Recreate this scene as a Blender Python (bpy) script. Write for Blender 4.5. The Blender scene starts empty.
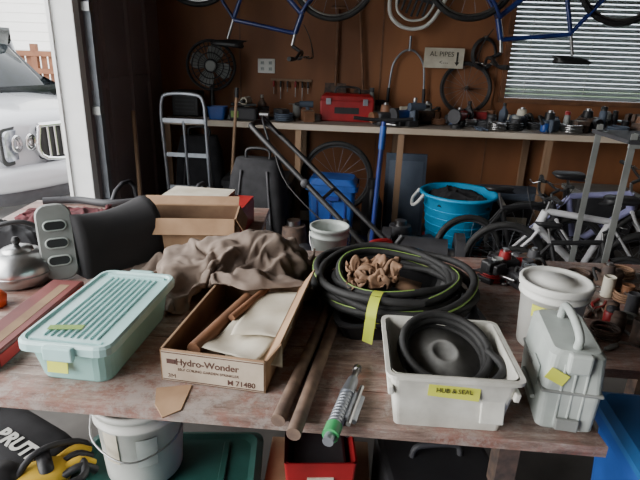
import bpy, bmesh, math, random
from mathutils import Vector, Matrix, Euler, noise
rad=math.radians
# ---------------------------------------------------------------- materials
MATS={}
def mat(name,c1,c2=None,rough=0.6,metal=0.0,scale=8.0,stretch=(1,1,1),bump=0.0,trans=0.0,emit=0.0,contrast=(0.35,0.65),detail=4,alpha=None,coat=0.0,subs=0.0):
    if name in MATS: return MATS[name]
    m=bpy.data.materials.new(name); m.use_nodes=True
    nt=m.node_tree; N=nt.nodes; L=nt.links
    p=N['Principled BSDF']
    p.inputs['Roughness'].default_value=rough; p.inputs['Metallic'].default_value=metal
    if coat: p.inputs['Coat Weight'].default_value=coat
    if trans: p.inputs['Transmission Weight'].default_value=trans
    if alpha is not None: p.inputs['Alpha'].default_value=alpha
    if c2 is None: c2=tuple(max(0,c*0.78) for c in c1)
    tc=N.new('ShaderNodeTexCoord'); mp=N.new('ShaderNodeMapping'); mp.inputs['Scale'].default_value=stretch
    L.new(tc.outputs['Object'],mp.inputs['Vector'])
    nz=N.new('ShaderNodeTexNoise'); nz.inputs['Scale'].default_value=scale; nz.inputs['Detail'].default_value=detail
    L.new(mp.outputs['Vector'],nz.inputs['Vector'])
    cr=N.new('ShaderNodeValToRGB')
    cr.color_ramp.elements[0].position=contrast[0]; cr.color_ramp.elements[1].position=contrast[1]
    cr.color_ramp.elements[0].color=(*c2,1); cr.color_ramp.elements[1].color=(*c1,1)
    L.new(nz.outputs['Fac'],cr.inputs['Fac']); L.new(cr.outputs['Color'],p.inputs['Base Color'])
    if bump:
        b=N.new('ShaderNodeBump'); b.inputs['Strength'].default_value=bump; b.inputs['Distance'].default_value=0.01
        L.new(nz.outputs['Fac'],b.inputs['Height']); L.new(b.outputs['Normal'],p.inputs['Normal'])
    if subs:
        tr=N.new('ShaderNodeBsdfTranslucent'); L.new(cr.outputs['Color'],tr.inputs['Color'])
        mx=N.new('ShaderNodeMixShader'); mx.inputs[0].default_value=subs
        L.new(p.outputs[0],mx.inputs[1]); L.new(tr.outputs[0],mx.inputs[2]); L.new(mx.outputs[0],N['Material Output'].inputs['Surface'])
    MATS[name]=m; return m

M_black=mat('black_plastic',(.02,.02,.022),(.01,.01,.011),rough=.5)
M_rubber=mat('rubber',(.022,.022,.022),(.012,.012,.012),rough=.7,scale=30)
M_dgrey=mat('dark_grey_plastic',(.05,.05,.055),(.03,.03,.035),rough=.6)
M_hood=mat('matte_black_sheet',(.028,.027,.029),(.016,.016,.018),rough=.9,scale=5)
M_grey=mat('grey_plastic',(.26,.27,.26),(.19,.2,.19),rough=.5)
M_lgrey=mat('light_grey_plastic',(.52,.56,.53),(.36,.40,.38),rough=.4,scale=9)
M_white=mat('white_plastic',(.78,.78,.74),(.62,.62,.58),rough=.4,scale=5)
M_cream=mat('parts_bin_plastic',(.72,.71,.65),(.48,.47,.42),rough=.45,scale=11)
M_steel=mat('steel',(.5,.5,.5),(.35,.35,.35),rough=.3,metal=1)
M_chrome=mat('chrome',(.8,.8,.8),(.7,.7,.7),rough=.12,metal=1)
M_alu=mat('aluminium',(.36,.38,.42),(.26,.28,.31),rough=.45,metal=.8)
M_rust=mat('rusty_steel',(.14,.09,.065),(.06,.045,.04),rough=.75,metal=.2,scale=25,bump=.3)
M_bar=mat('rusty_brown_bar',(.21,.14,.10),(.10,.065,.05),rough=.7,scale=18,bump=.2)
M_yel=mat('yellow_tape',(.66,.75,.08),(.50,.58,.05),rough=.5,scale=4)
M_ytag=mat('yellow_tag',(.72,.75,.10),(.6,.63,.07),rough=.6,scale=4)
M_ink=mat('ink',(.03,.025,.02),rough=.8)
M_brownink=mat('brown_ink',(.09,.04,.03),rough=.8)
def clearplastic(name,col,alpha,rough=.2):
    m=mat(name,col,tuple(c*.85 for c in col),rough=rough,scale=5); m.node_tree.nodes['Principled BSDF'].inputs['Alpha'].default_value=alpha; return m
M_mint=clearplastic('clear_mint_plastic',(.42,.74,.70),.80)
M_mintlid=clearplastic('clear_mint_lid_plastic',(.52,.80,.79),.84)
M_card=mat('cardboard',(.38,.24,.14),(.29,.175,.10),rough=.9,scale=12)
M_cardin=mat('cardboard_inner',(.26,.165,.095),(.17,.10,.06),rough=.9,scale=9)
M_cardgrey=mat('printed_cardboard',(.50,.42,.33),(.36,.29,.22),rough=.8,scale=10)
M_paper=mat('paper',(.62,.58,.48),(.44,.39,.30),rough=.9,scale=8)
M_wood=mat('pine_wood',(.32,.20,.12),(.20,.12,.07),rough=.7,scale=6,stretch=(1,1,.12))
M_woodx=mat('pine_wood_edge',(.62,.54,.44),(.42,.34,.26),rough=.7,scale=6,stretch=(.15,1,1))
M_handle=mat('tool_handle_wood',(.22,.10,.05),(.13,.06,.03),rough=.6,scale=10)
M_red=mat('red_paint',(.34,.014,.018),(.22,.01,.012),rough=.45)
M_redbox=mat('red_box',(.50,.03,.03),(.38,.02,.02),rough=.5)
M_maroon=mat('maroon_box',(.18,.045,.04),(.11,.03,.03),rough=.6)
M_orange=mat('orange_plastic',(.75,.13,.03),(.6,.09,.02),rough=.4)
M_blue=mat('blue_plastic',(.015,.075,.32),(.01,.05,.22),rough=.45)
M_bluedk=mat('dark_blue_paint',(.02,.04,.20),(.012,.025,.12),rough=.3,coat=.4)
M_cyan=mat('cyan_tub_plastic',(.015,.40,.74),(.012,.32,.62),rough=.4,subs=.1)
M_green=mat('green_tote_plastic',(.025,.11,.095),(.015,.075,.06),rough=.45)
M_lime=mat('lime_stripe',(.24,.38,.08),(.16,.28,.06),rough=.5)
M_gtape=mat('green_tape',(.05,.35,.12),(.03,.25,.08),rough=.5)
M_cloth=mat('grey_brown_cloth',(.24,.185,.15),(.14,.105,.085),rough=.95,scale=10,bump=.1)
M_redcloth=mat('dark_red_cloth',(.13,.018,.024),(.06,.01,.013),rough=.95,scale=10,bump=.1)
M_blackcloth=mat('black_cloth',(.022,.022,.025),(.01,.01,.012),rough=.9,scale=12,bump=.1)
M_leather=mat('leather_glove',(.27,.155,.09),(.13,.075,.045),rough=.85,scale=20,bump=.1)
M_purple=mat('lilac_paint',(.30,.30,.52),(.22,.22,.40),rough=.35)
M_silverp=mat('white_frame_paint',(.62,.62,.64),(.5,.5,.52),rough=.35)
M_glass=mat('dark_glass',(.02,.025,.03),(.015,.02,.02),rough=.08)
M_carw=mat('car_paint',(.46,.47,.49),(.42,.43,.45),rough=.22,coat=.6,scale=1)
M_lens=mat('headlight_lens',(.7,.73,.78),(.25,.28,.33),rough=.08,metal=.35,scale=14)
M_amber=mat('amber_lens',(.85,.30,.04),rough=.2)
M_bluegrey=mat('blue_grey_panel',(.08,.10,.14),(.05,.07,.10),rough=.7)

# ---------------------------------------------------------------- mesh builder
def crom(pts,n=6,closed=False):
    P=[Vector(p) for p in pts]; out=[]; k=len(P)
    rng=range(k if closed else k-1)
    for i in rng:
        if closed: a,b,c,d=P[(i-1)%k],P[i],P[(i+1)%k],P[(i+2)%k]
        else: a,b,c,d=P[max(i-1,0)],P[i],P[i+1],P[min(i+2,k-1)]
        for j in range(n):
            t=j/n
            out.append(.5*((2*b)+(c-a)*t+(2*a-5*b+4*c-d)*t*t+(3*b-a-3*c+d)*t**3))
    if not closed: out.append(P[-1])
    return out
def rrect(w,d,r,n=4):
    r=max(1e-4,min(r,w/2-1e-4,d/2-1e-4)); pts=[]
    for cx,cy,a0 in ((w/2-r,d/2-r,0),(-w/2+r,d/2-r,90),(-w/2+r,-d/2+r,180),(w/2-r,-d/2+r,270)):
        for i in range(n+1):
            a=rad(a0+90*i/n); pts.append((cx+r*math.cos(a),cy+r*math.sin(a)))
    return pts
class B:
    def __init__(s): s.bm=bmesh.new(); s.mats=[]; s.M=Matrix.Identity(4)
    def mi(s,m):
        if m not in s.mats: s.mats.append(m)
        return s.mats.index(m)
    def add(s,vs,fs,m,smooth=False,T=None):
        T=s.M@(T if T is not None else Matrix.Identity(4)); i=s.mi(m)
        V=[s.bm.verts.new(T@Vector(v)) for v in vs]
        for f in fs:
            if len(set(f))<3: continue
            try: F=s.bm.faces.new([V[k] for k in f]); F.material_index=i; F.smooth=smooth
            except ValueError: pass
    def box(s,c,size,m,rot=(0,0,0),bev=0.0,taper=(1,1)):
        T=Matrix.Translation(c)@Euler([rad(a) for a in rot]).to_matrix().to_4x4()
        x,y,z=[k/2 for k in size]
        tb=bmesh.new(); bmesh.ops.create_cube(tb,size=1)
        for v in tb.verts:
            k=v.co.z>0
            v.co=Vector((v.co.x*2*x*(taper[0] if k else 1),v.co.y*2*y*(taper[1] if k else 1),v.co.z*2*z))
        if bev>0: bmesh.ops.bevel(tb,geom=tb.edges[:],offset=min(bev,min(size)*.45),segments=2,affect='EDGES',profile=.5)
        tb.verts.index_update()
        s.add([v.co.copy() for v in tb.verts],[[v.index for v in f.verts] for f in tb.faces],m,False,T); tb.free()
    def tube(s,pts,r,m,seg=8,closed=False,caps=True):
        P=[Vector(p) for p in pts]; n=len(P)
        if n<2: return
        R=list(r) if isinstance(r,(list,tuple)) else [r]*n
        while len(R)<n: R.append(R[-1])
        tan=[]
        for i in range(n):
            if closed: t=P[(i+1)%n]-P[(i-1)%n]
            else: t=P[min(i+1,n-1)]-P[max(i-1,0)]
            if t.length<1e-9: t=Vector((0,0,1))
            tan.append(t.normalized())
        up=Vector((0,0,1)) if abs(tan[0].z)<.9 else Vector((1,0,0))
        nrm=(up-tan[0]*up.dot(tan[0])).normalized(); vs=[];fs=[]
        for i in range(n):
            nrm=(nrm-tan[i]*nrm.dot(tan[i]))
            if nrm.length<1e-6: nrm=tan[i].orthogonal()
            nrm.normalize(); bn=tan[i].cross(nrm)
            for k in range(seg):
                a=2*math.pi*k/seg; vs.append(P[i]+(nrm*math.cos(a)+bn*math.sin(a))*R[i])
        for i in range(n if closed else n-1):
            j=(i+1)%n
            for k in range(seg):
                l=(k+1)%seg; fs.append((i*seg+k,i*seg+l,j*seg+l,j*seg+k))
        s.add(vs,fs,m,True)
        if caps and not closed:
            s.add(vs[:seg],[list(range(seg))[::-1]],m); s.add(vs[-seg:],[list(range(seg))],m)
    def cyl(s,a,b,r,m,r2=None,seg=16): s.tube([a,b],[r,r if r2 is None else r2],m,seg)
    def ring(s,c,R,r,m,rot=(0,0,0),seg=40,s2=8,sy=1.0):
        E=Euler([rad(a) for a in rot]).to_matrix(); c=Vector(c)
        s.tube([c+E@Vector((R*math.cos(2*math.pi*i/seg),R*sy*math.sin(2*math.pi*i/seg),0)) for i in range(seg)],r,m,s2,True)
    def lathe(s,prof,m,c=(0,0,0),rot=(0,0,0),seg=32,smooth=True):
        T=Matrix.Translation(c)@Euler([rad(a) for a in rot]).to_matrix().to_4x4()
        vs=[];fs=[]
        for r,z in prof:
            for k in range(seg):
                a=2*math.pi*k/seg; vs.append((max(r,1e-5)*math.cos(a),max(r,1e-5)*math.sin(a),z))
        for i in range(len(prof)-1):
            for k in range(seg):
                l=(k+1)%seg; fs.append((i*seg+k,i*seg+l,(i+1)*seg+l,(i+1)*seg+k))
        s.add(vs,fs,m,smooth,T)
    def sph(s,c,sc,m,rot=(0,0,0),u=20,v=12):
        T=Matrix.Translation(c)@Euler([rad(a) for a in rot]).to_matrix().to_4x4()@Matrix.Diagonal((*sc,1))
        pr=[(math.sin(math.pi*i/v),-math.cos(math.pi*i/v)) for i in range(v+1)]
        old=s.M; s.M=old@T; s.lathe(pr,m,seg=u); s.M=old
    def poly(s,p2,h,m,c=(0,0,0),rot=(0,0,0)):
        T=Matrix.Translation(c)@Euler([rad(a) for a in rot]).to_matrix().to_4x4(); n=len(p2)
        vs=[(x,y,0) for x,y in p2]+[(x,y,h) for x,y in p2]
        fs=[list(range(n))[::-1],list(range(n,2*n))]+[(i,(i+1)%n,n+(i+1)%n,n+i) for i in range(n)]
        s.add(vs,fs,m,False,T)
    def loft(s,secs,m,cap0=True,cap1=True,n=4,c=(0,0,0),rot=(0,0,0),smooth=False):
        T=Matrix.Translation(c)@Euler([rad(a) for a in rot]).to_matrix().to_4x4(); vs=[];fs=[]
        for q in secs:
            ox,oy=(q[4],q[5]) if len(q)>4 else (0,0)
            vs+=[(x+ox,y+oy,q[2]) for x,y in rrect(q[0],q[1],q[3],n)]
        k=4*(n+1)
        for i in range(len(secs)-1):
            for a in range(k):
                b=(a+1)%k; fs.append((i*k+a,i*k+b,(i+1)*k+b,(i+1)*k+a))
        if cap0: fs.append(list(range(k))[::-1])
        if cap1: fs.append(list(range((len(secs)-1)*k,len(secs)*k)))
        s.add(vs,fs,m,smooth,T)
    def text(s,txt,size,m,c,rot,bold=0.0):
        if not txt: return
        cu=bpy.data.curves.new('t','FONT'); cu.body=txt; cu.size=size; cu.extrude=.0004; cu.offset=bold
        cu.align_x='CENTER'; cu.align_y='CENTER'
        o=bpy.data.objects.new('t',cu); bpy.context.collection.objects.link(o)
        dg=bpy.context.evaluated_depsgraph_get(); me=bpy.data.meshes.new_from_object(o.evaluated_get(dg))
        T=Matrix.Translation(c)@Euler([rad(a) for a in rot]).to_matrix().to_4x4()
        s.add([v.co.copy() for v in me.vertices],[list(p.vertices) for p in me.polygons],m,False,T)
        bpy.data.objects.remove(o); bpy.data.meshes.remove(me); bpy.data.curves.remove(cu)
    def done(s,name,loc=(0,0,0),rz=0,rot=None,sc=1.0):
        bmesh.ops.recalc_face_normals(s.bm,faces=s.bm.faces[:])
        if sc!=1.0: bmesh.ops.scale(s.bm,vec=(sc,sc,sc),verts=s.bm.verts[:])
        me=bpy.data.meshes.new(name); s.bm.to_mesh(me); s.bm.free()
        for m in s.mats: me.materials.append(m)
        o=bpy.data.objects.new(name,me); bpy.context.collection.objects.link(o)
        o.location=loc; o.rotation_euler=[rad(a) for a in rot] if rot else (0,0,rad(rz)); return o
Tr=Matrix.Translation
def RM(x=0,y=0,z=0): return Euler((rad(x),rad(y),rad(z))).to_matrix().to_4x4()

# ---------------------------------------------------------------- cloth (real simulation, baked to mesh)
def heap(name,loc,w,d,h,m,seed,rz=0,n=70,fold=.03,freq=7,sheet=.004):
    b=B(); vs=[];fs=[]
    for j in range(n+1):
        for i in range(n+1):
            u=i/n*2-1; v=j/n*2-1
            rr=max(abs(u),abs(v)); ang=math.atan2(v,u)
            k=1+.22*noise.noise(Vector((math.cos(ang)*1.6+seed,math.sin(ang)*1.6,seed*3.1)))
            ln=math.hypot(u,v); cl=(rr/ln if ln>1e-6 else 1)
            x=u*w/2*k*(.55+.45*cl); y=v*d/2*k*(.55+.45*cl)
            e=max(0,1-rr**3)
            wx=noise.noise(Vector((x*3+seed,y*3,1.7)))*.18
            f1=(1-abs(noise.noise(Vector(((x+wx)*freq,(y-wx)*freq*1.8,seed)))))**3
            f2=(1-abs(noise.noise(Vector(((x-wx)*freq*2.1,(y+wx)*freq*2.1,seed+9)))))**3
            base=h*e**.7*(.65+.5*noise.noise(Vector((x*3.5,y*3.5,seed+4))))
            vs.append((x,y,max(.002,base+fold*(f1+f2*.5)*(.3+.7*e))))
    for j in range(n):
        for i in range(n):
            a=j*(n+1)+i; fs.append((a,a+1,a+n+2,a+n+1))
    b.add(vs,fs,m,True); o=b.done(name,loc,rz)
    md=o.modifiers.new('s','SOLIDIFY'); md.thickness=sheet; md.offset=0
    return o
CLOTHS=[]; COLL=[]
def collider(c,size,rz=0):
    me=bpy.data.meshes.new('c'); tb=bmesh.new(); bmesh.ops.create_cube(tb,size=1); tb.to_mesh(me); tb.free()
    o=bpy.data.objects.new('c',me); bpy.context.collection.objects.link(o); o.location=c; o.scale=size; o.rotation_euler=(0,0,rad(rz))
    o.modifiers.new('Collision','COLLISION'); o.collision.thickness_outer=.004; o.collision.cloth_friction=60; COLL.append(o)
def simcloth(name,loc,w,d,m,seed,rz,grow,z0,n=56,amp=.03,bend=.15,fq=9,fallback=(.1,.03,8)):
    b=B(); vs=[];fs=[]; nx=n; ny=max(20,int(n*d/w))
    for j in range(ny+1):
        for i in range(nx+1):
            x=(i/nx-.5)*w; y=(j/ny-.5)*d
            q=Vector((x*fq+seed,y*fq,seed))
            x2=x+.05*noise.noise(q*.8+Vector((5,0,0))); y2=y+.05*noise.noise(q*.8+Vector((0,7,0)))
            rd=(1-abs(noise.noise(q+Vector((0,0,3)))))**2-.5
            vs.append((x2,y2,amp*rd+amp*.8*noise.noise(q*1.9)+amp*.3*noise.noise(q*4)))
    for j in range(ny):
        for i in range(nx):
            a=j*(nx+1)+i; fs.append((a,a+1,a+nx+2,a+nx+1))
    b.add(vs,fs,m,True); o=b.done(name,(loc[0],loc[1],z0),rz)
    md=o.modifiers.new('Cloth','CLOTH'); s=md.settings
    s.quality=7; s.mass=.2; s.tension_stiffness=15; s.compression_stiffness=15; s.shear_stiffness=5; s.bending_stiffness=bend; s.air_damping=2
    s.shrink_min=-grow; s.shrink_max=-grow
    c=md.collision_settings; c.distance_min=.004; c.use_self_collision=True; c.self_distance_min=.004; c.collision_quality=3
    CLOTHS.append((o,loc,w,d,m,seed,rz,fallback))
def runcloth(frames):
    sc=bpy.context.scene
    try:
        for f in range(1,frames+1): sc.frame_set(f)
        dg=bpy.context.evaluated_depsgraph_get()
        res=[bpy.data.meshes.new_from_object(o.evaluated_get(dg)) for o,*_ in CLOTHS]
    except Exception as e:
        print('cloth failed',e); res=[None]*len(CLOTHS)
    for (o,loc,w,d,m,seed,rz,fb),me in zip(CLOTHS,res):
        ok=False
        if me:
            zs=[v.co.z+o.location.z for v in me.vertices]; xs=[v.co.x for v in me.vertices]
            ok=(min(zs)>loc[2]-.03 and max(zs)<loc[2]+.5 and max(abs(x) for x in xs)<w*1.6 and abs(sum(zs)/len(zs)-o.location.z)>.005)
            print('CLOTH',o.name,ok,min(zs),max(zs))
        if ok:
            for md in list(o.modifiers): o.modifiers.remove(md)
            o.data=me
            for p in me.polygons: p.use_smooth=True
            md=o.modifiers.new('s','SOLIDIFY'); md.thickness=.0025; md.offset=0
            md=o.modifiers.new('sub','SUBSURF'); md.levels=1; md.render_levels=1
        else:
            nm=o.name; bpy.data.objects.remove(o); heap(nm,loc,w*1.2,d*1.2,fb[0],m,seed,rz,fold=fb[1],freq=fb[2])
    for o in COLL: bpy.data.objects.remove(o)
    sc.frame_set(1)

# ---------------------------------------------------------------- room shell
WR=rad(-3)
def BW(x,z,off=0.0):
    o=Vector((0.5,4.72,0)); dx=Vector((math.cos(WR),math.sin(WR),0)); n=Vector((math.sin(WR),-math.cos(WR),0))
    p=o+dx*(x-0.5)+n*off; return Vector((p.x,p.y,z))
WD=-3
M_floor=mat('concrete_floor',(.15,.14,.13),(.08,.075,.07),rough=.85,scale=2.5,bump=.1)
M_ply=mat('plywood_wall',(.31,.125,.050),(.19,.075,.032),rough=.65,scale=2.2,stretch=(1,1,.35))
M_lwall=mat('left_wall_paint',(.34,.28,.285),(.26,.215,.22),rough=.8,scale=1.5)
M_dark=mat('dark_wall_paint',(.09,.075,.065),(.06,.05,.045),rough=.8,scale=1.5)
M_trimw=mat('white_trim',(.82,.82,.81),(.75,.75,.74),rough=.5)
M_ceil=mat('ceiling_paint',(.20,.17,.145),(.16,.135,.11),rough=.9)
b=B(); b.box((0.8,1.5,-.05),(4.75,6.9,.1),M_floor); b.done('floor')
M_drive=mat('driveway_concrete',(.55,.54,.52),(.42,.41,.40),rough=.9,scale=1.2)
b=B(); b.box((-8.6,5,-.22),(14,24,.1),M_drive); b.done('driveway')
M_grass=mat('lawn',(.12,.2,.06),(.07,.12,.03),rough=1,scale=5)
b=B(); b.box((10,5,-.35),(50,60,.05),M_grass); b.done('ground')
b=B()
def wseg(x0,x1,z0,z1,m=M_ply):
    b.box(BW((x0+x1)/2,(z0+z1)/2,-.04),(x1-x0,.08,z1-z0),m,rot=(0,0,WD))
wseg(-2.0,1.52,0,2.6); wseg(2.85,3.4,0,2.6); wseg(1.52,2.85,0,1.17); wseg(1.52,2.85,2.02,2.6)
b.done('wall_back')
for i,x in enumerate((-.75,.47,1.45)):
    b=B(); b.box(BW(x,1.3,.004),(.012,.006,2.5),M_handle,rot=(0,0,WD)); b.done('trim_%d'%(i+1))
b=B(); b.box((-1.52,4.12,1.3),(.12,1.62,2.6),M_lwall)
for y in (3.6,4.05,4.45): b.box((-1.45,y,1.3),(.03,.04,2.6),M_lwall)
b.box((-1.455,4.0,1.25),(.02,1.3,.06),M_lwall); b.done('wall_left')
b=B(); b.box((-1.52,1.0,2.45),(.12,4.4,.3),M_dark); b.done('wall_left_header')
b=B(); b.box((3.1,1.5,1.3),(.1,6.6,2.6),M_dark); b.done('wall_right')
b=B(); b.box((0.8,-1.85,1.3),(4.7,.1,2.6),M_dark); b.done('unseen_wall_front')  # unseen behind camera, added so light comes mostly from the left opening
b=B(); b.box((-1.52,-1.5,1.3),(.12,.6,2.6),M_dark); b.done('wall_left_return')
b=B(); b.box((0.8,1.5,2.65),(4.8,6.9,.1),M_ceil); b.done('unseen_ceiling')  # out of view, put in so light enters only from the sides
b=B(); b.box((-1.53,3.27,1.2),(.14,.08,2.4),M_trimw,bev=.005); b.box((-1.6,3.24,1.2),(.02,.05,2.4),M_trimw); b.done('door_1_jamb')
b=B(); b.box((-1.44,3.36,1.2),(.05,.012,2.4),M_alu); b.box((-1.418,3.385,1.2),(.006,.05,2.4),M_alu)
for z in (.5,1.1,1.7): b.box((-1.43,3.35,z),(.05,.06,.05),M_steel)
b.done('garage_door_track')
# window
M_blind=mat('blind_slat',(.46,.50,.51),(.38,.42,.43),rough=.5,subs=.3,scale=3)
b=B()
for x0,x1,z0,z1 in ((1.50,1.54,1.15,2.04),(2.83,2.87,1.15,2.04),(1.5,2.87,1.13,1.17),(1.5,2.87,2.0,2.05)):
    b.box(BW((x0+x1)/2,(z0+z1)/2,.01),(x1-x0,.05,z1-z0),M_handle,rot=(0,0,WD))
b.box(BW(2.185,1.6,-.06),(1.3,.006,.86),mat('window_glass',(.8,.85,.9),(.8,.85,.9),rough=.05,trans=1.0),rot=(0,0,WD))
b.done('window_1')
b=B(); z=1.19
while z<2.0:
    b.box(BW(2.185,z,-.01),(1.27,.036,.0015),M_blind,rot=(57,0,WD)); z+=.036
b.box(BW(2.185,1.985,-.01),(1.28,.03,.03),M_blind,rot=(0,0,WD))
for x in (1.7,2.2,2.7): b.box(BW(x,1.6,.010),(.004,.002,.82),M_white,rot=(0,0,WD))
b.done('window_blind')

# ---------------------------------------------------------------- wall fittings
b=B(); p=BW(-.52,1.36,.006); b.box((0,0,0),(.15,.012,.12),M_white,bev=.004)
for x in (-.035,.035):
    b.box((x,-.008,.025),(.03,.008,.028),M_lgrey,bev=.003); b.box((x,-.008,-.025),(.03,.008,.028),M_lgrey,bev=.003)
    for zz in (.025,-.025):
        for k in (-.006,.006): b.box((x+k,-.0125,zz),(.003,.002,.012),M_black)
b.done('electrical_outlet',p,WD)
b=B(); p=BW(.99,1.475,.06); b.box((0,0,0),(.33,.01,.16),M_paper,bev=.002)
b.text('AL PIPES',.055,M_ink,(-.02,-.007,.03),(90,0,0)); b.text('<---',.05,M_ink,(0,-.007,-.035),(90,0,0)); b.box((.11,-.007,0),(.015,.003,.10),M_ink); b.poly([(-.02,.0),(.02,.0),(0,-.03)],.003,M_ink,(.11,-.005,-.03),(90,0,0))
b.box((0,.028,0),(.04,.05,.04),M_wood); b.done('handwritten_sign',p,WD)
b=B(); b.cyl((0,0,-.3),(0,0,.32),.012,M_handle); b.cyl((-.06,0,.32),(.06,0,.32),.012,M_handle)
b.poly([(-.09,0),(.09,0),(.10,-.12),(.06,-.2),(0,-.23),(-.06,-.2),(-.1,-.12)],.006,M_rust,(0,0,-.28),(90,0,0)); b.done('garden_shovel',BW(.09,1.52,.04),WD)
b=B(); b.cyl((0,0,-.3),(-.06,0,.32),.011,M_handle)
b.tube(crom([(-.06,0,.30),(-.10,0,.36),(-.06,0,.41),(-.02,0,.37),(-.06,0,.30)],5),.008,M_handle)
b.box((0,-.01,-.32),(.16,.02,.03),M_rust)
for i in range(5): b.cyl((-.07+i*.035,-.01,-.32),(-.07+i*.035,-.05,-.37),.005,M_rust,.003)
b.done('garden_rake',BW(.33,1.5,.05),WD)
b=B(); b.tube(crom([(-.15,0,-.22),(-.13,0,-.02),(-.07,0,.08),(0,0,.11),(.07,0,.08),(.13,0,-.02),(.15,0,-.22)],6),.009,M_alu)
b.cyl((0,0,.10),(0,0,.22),.010,M_alu); b.cyl((-.15,0,-.2),(-.155,0,-.32),.014,M_black); b.cyl((.15,0,-.2),(.155,0,-.32),.014,M_black); b.done('bicycle_handlebar',BW(.70,1.42,.05),WD)
b=B(); b.tube(crom([(-.20,0,.3),(-.16,0,-.10),(-.06,0,-.22),(.10,0,-.22),(.22,0,-.10),(.30,0,.3)],6),.016,M_white)
b.tube(crom([(-.14,0,.3),(-.11,0,-.07),(-.03,0,-.16),(.08,0,-.16),(.17,0,-.07),(.24,0,.3)],6),.010,M_white)
for i in range(7):
    x=-.09+i*.045; b.cyl((x-.01,0.01,-.14+abs(i-3)*.012),(x+.02,0.01,.3),.010,M_dgrey)
for z in (0,.12,.24): b.box((.04,.015,z),(.3,.01,.025),M_dgrey)
b.done('toboggan_sled',BW(.68,1.93,.12),WD,rot=(0,14,WD))
b=B()
for i in range(6): b.ring((0,-.01-.006*i,-.10),.10-.006*(i%3),.006,M_black,(90,0,0),28,6,1.25)
b.box((0,-.01,.03),(.02,.05,.02),M_steel); b.done('coiled_extension_cord',BW(1.32,1.62,.02),WD)
b=B(); b.box((0,0,.0),(.36,.015,.02),M_wood)
for i,(k,l) in enumerate(((-.15,.12),(-.09,.16),(-.03,.10),(.04,.14),(.1,.18),(.15,.11))):
    b.cyl((k,-.02,-.01),(k,-.02,-.06),.009,[M_red,M_black,M_dgrey][i%3]); b.cyl((k,-.02,-.06),(k,-.02,-l),.004,M_steel)
b.done('screwdriver_rack',BW(-.3,1.25,.02),WD)

# ---------------------------------------------------------------- bicycles
def wheel(b,c,R,tr=.018,rim=None,axis=(90,0,0),sp=18):
    rim=rim or M_steel
    b.ring(c,R-tr,tr,M_rubber,axis,48,8); b.ring(c,R-2.1*tr,tr*.45,rim,axis,40,6)
    E=Euler([rad(a) for a in axis]).to_matrix(); c=Vector(c)
    b.cyl(c+E@Vector((0,0,-.04)),c+E@Vector((0,0,.04)),.016,M_steel)
    for i in range(sp):
        a=2*math.pi*i/sp; b.cyl(c+E@Vector((0,0,.02*(-1)**i)),c+E@Vector(((R-2*tr)*math.cos(a),(R-2*tr)*math.sin(a),0)),.0013,M_alu,seg=4)
def bike(name,M,s=1.0,frame=M_bluedk,fork=None,kid=False,saddle=M_black,rim=None):
    b=B(); b.M=M@Matrix.Scale(s,4); fork=fork or frame
    R=.33; wb=1.03
    wheel(b,(0,0,R),R,.028 if kid else .02,rim); wheel(b,(wb,0,R),R,.028 if kid else .02,rim)
    bb=(.43,0,.29); sc=(.30,0,.72); ht=(.78,0,.77); hb=(.82,0,.63)
    t=.025 if kid else .016
    b.cyl(bb,sc,t,frame); b.cyl(sc,ht,t,frame); b.cyl(bb,hb,t*1.2,frame); b.cyl(ht,hb,t*1.3,frame)
    for y in (-.045,.045):
        b.cyl((0,y,R),bb,.010,frame); b.cyl((0,y,R),(.30,y*.4,.71),.009,frame)
        b.tube([(.82,y*.9,.62),(.86,y*1.1,.55),(wb,y*1.1,R)],[.014,.013,.010],fork)
    b.cyl((.82,-.05,.62),(.82,.05,.62),.016,fork)
    b.cyl(sc,(.262,0,.86),.012,M_steel)
    b.loft([(.10,.05,0,.02,.1,0),(.22,.11,.02,.05),(.26,.15,.045,.06,-.01,0),(.24,.12,.06,.05,-.01,0)],saddle,c=(.27,0,.86),smooth=True)
    b.cyl(ht,(.765,0,.86),.013,M_steel); b.cyl((.765,0,.86),(.84,0,.90),.014,M_black)
    b.tube(crom([(.79,-.29,.95),(.82,-.2,.95),(.84,-.08,.90),(.84,.08,.90),(.82,.2,.95),(.79,.29,.95)],4),.011,M_black)
    for y in (-1,1):
        b.cyl((.80,y*.19,.952),(.785,y*.30,.952),.016,M_rubber)
        b.tube([(.82,y*.17,.95),(.87,y*.18,.93),(.88,y*.26,.93)],.005,M_steel)
        b.tube(crom([(.85,y*.17,.93),(.93,y*.08,.93),(.90,0,.80),(.84,0,.70)],4),.003,M_black,5)
    b.ring((.43,-.05,.29),.085,.007,M_dgrey,(90,0,0),28,6); b.cyl((.43,-.045,.29),(.43,-.055,.29),.07,M_dgrey)
    b.cyl((.43,-.07,.29),(.43,.07,.29),.018,M_steel)
    b.cyl((.43,-.065,.29),(.55,-.075,.17),.010,M_steel); b.cyl((.43,.065,.29),(.31,.075,.41),.010,M_steel)
    b.box((.55,-.12,.17),(.09,.08,.022),M_black,bev=.004); b.box((.31,.12,.41),(.09,.08,.022),M_black,bev=.004)
    b.tube([(.43,-.05,.375),(0,-.05,R+.035)],.005,M_dgrey); b.tube([(.43,-.05,.205),(0,-.05,R-.035)],.005,M_dgrey)
    b.cyl((0,-.04,R),(0,-.06,R),.04,M_dgrey)
    return b.done(name)
bike('bicycle',Tr((-.97,4.32,2.44))@RM(0,4,-3)@RM(180,0,0))
bike('bicycle.001',Tr((2.12,4.15,2.43))@RM(0,0,177)@RM(180,0,0),1.05)
bike('bicycle.002',Tr((1.02,3.34,0))@RM(0,0,5)@RM(-8,0,0),.74,M_black,M_silverp,True,rim=M_dgrey)
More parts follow.
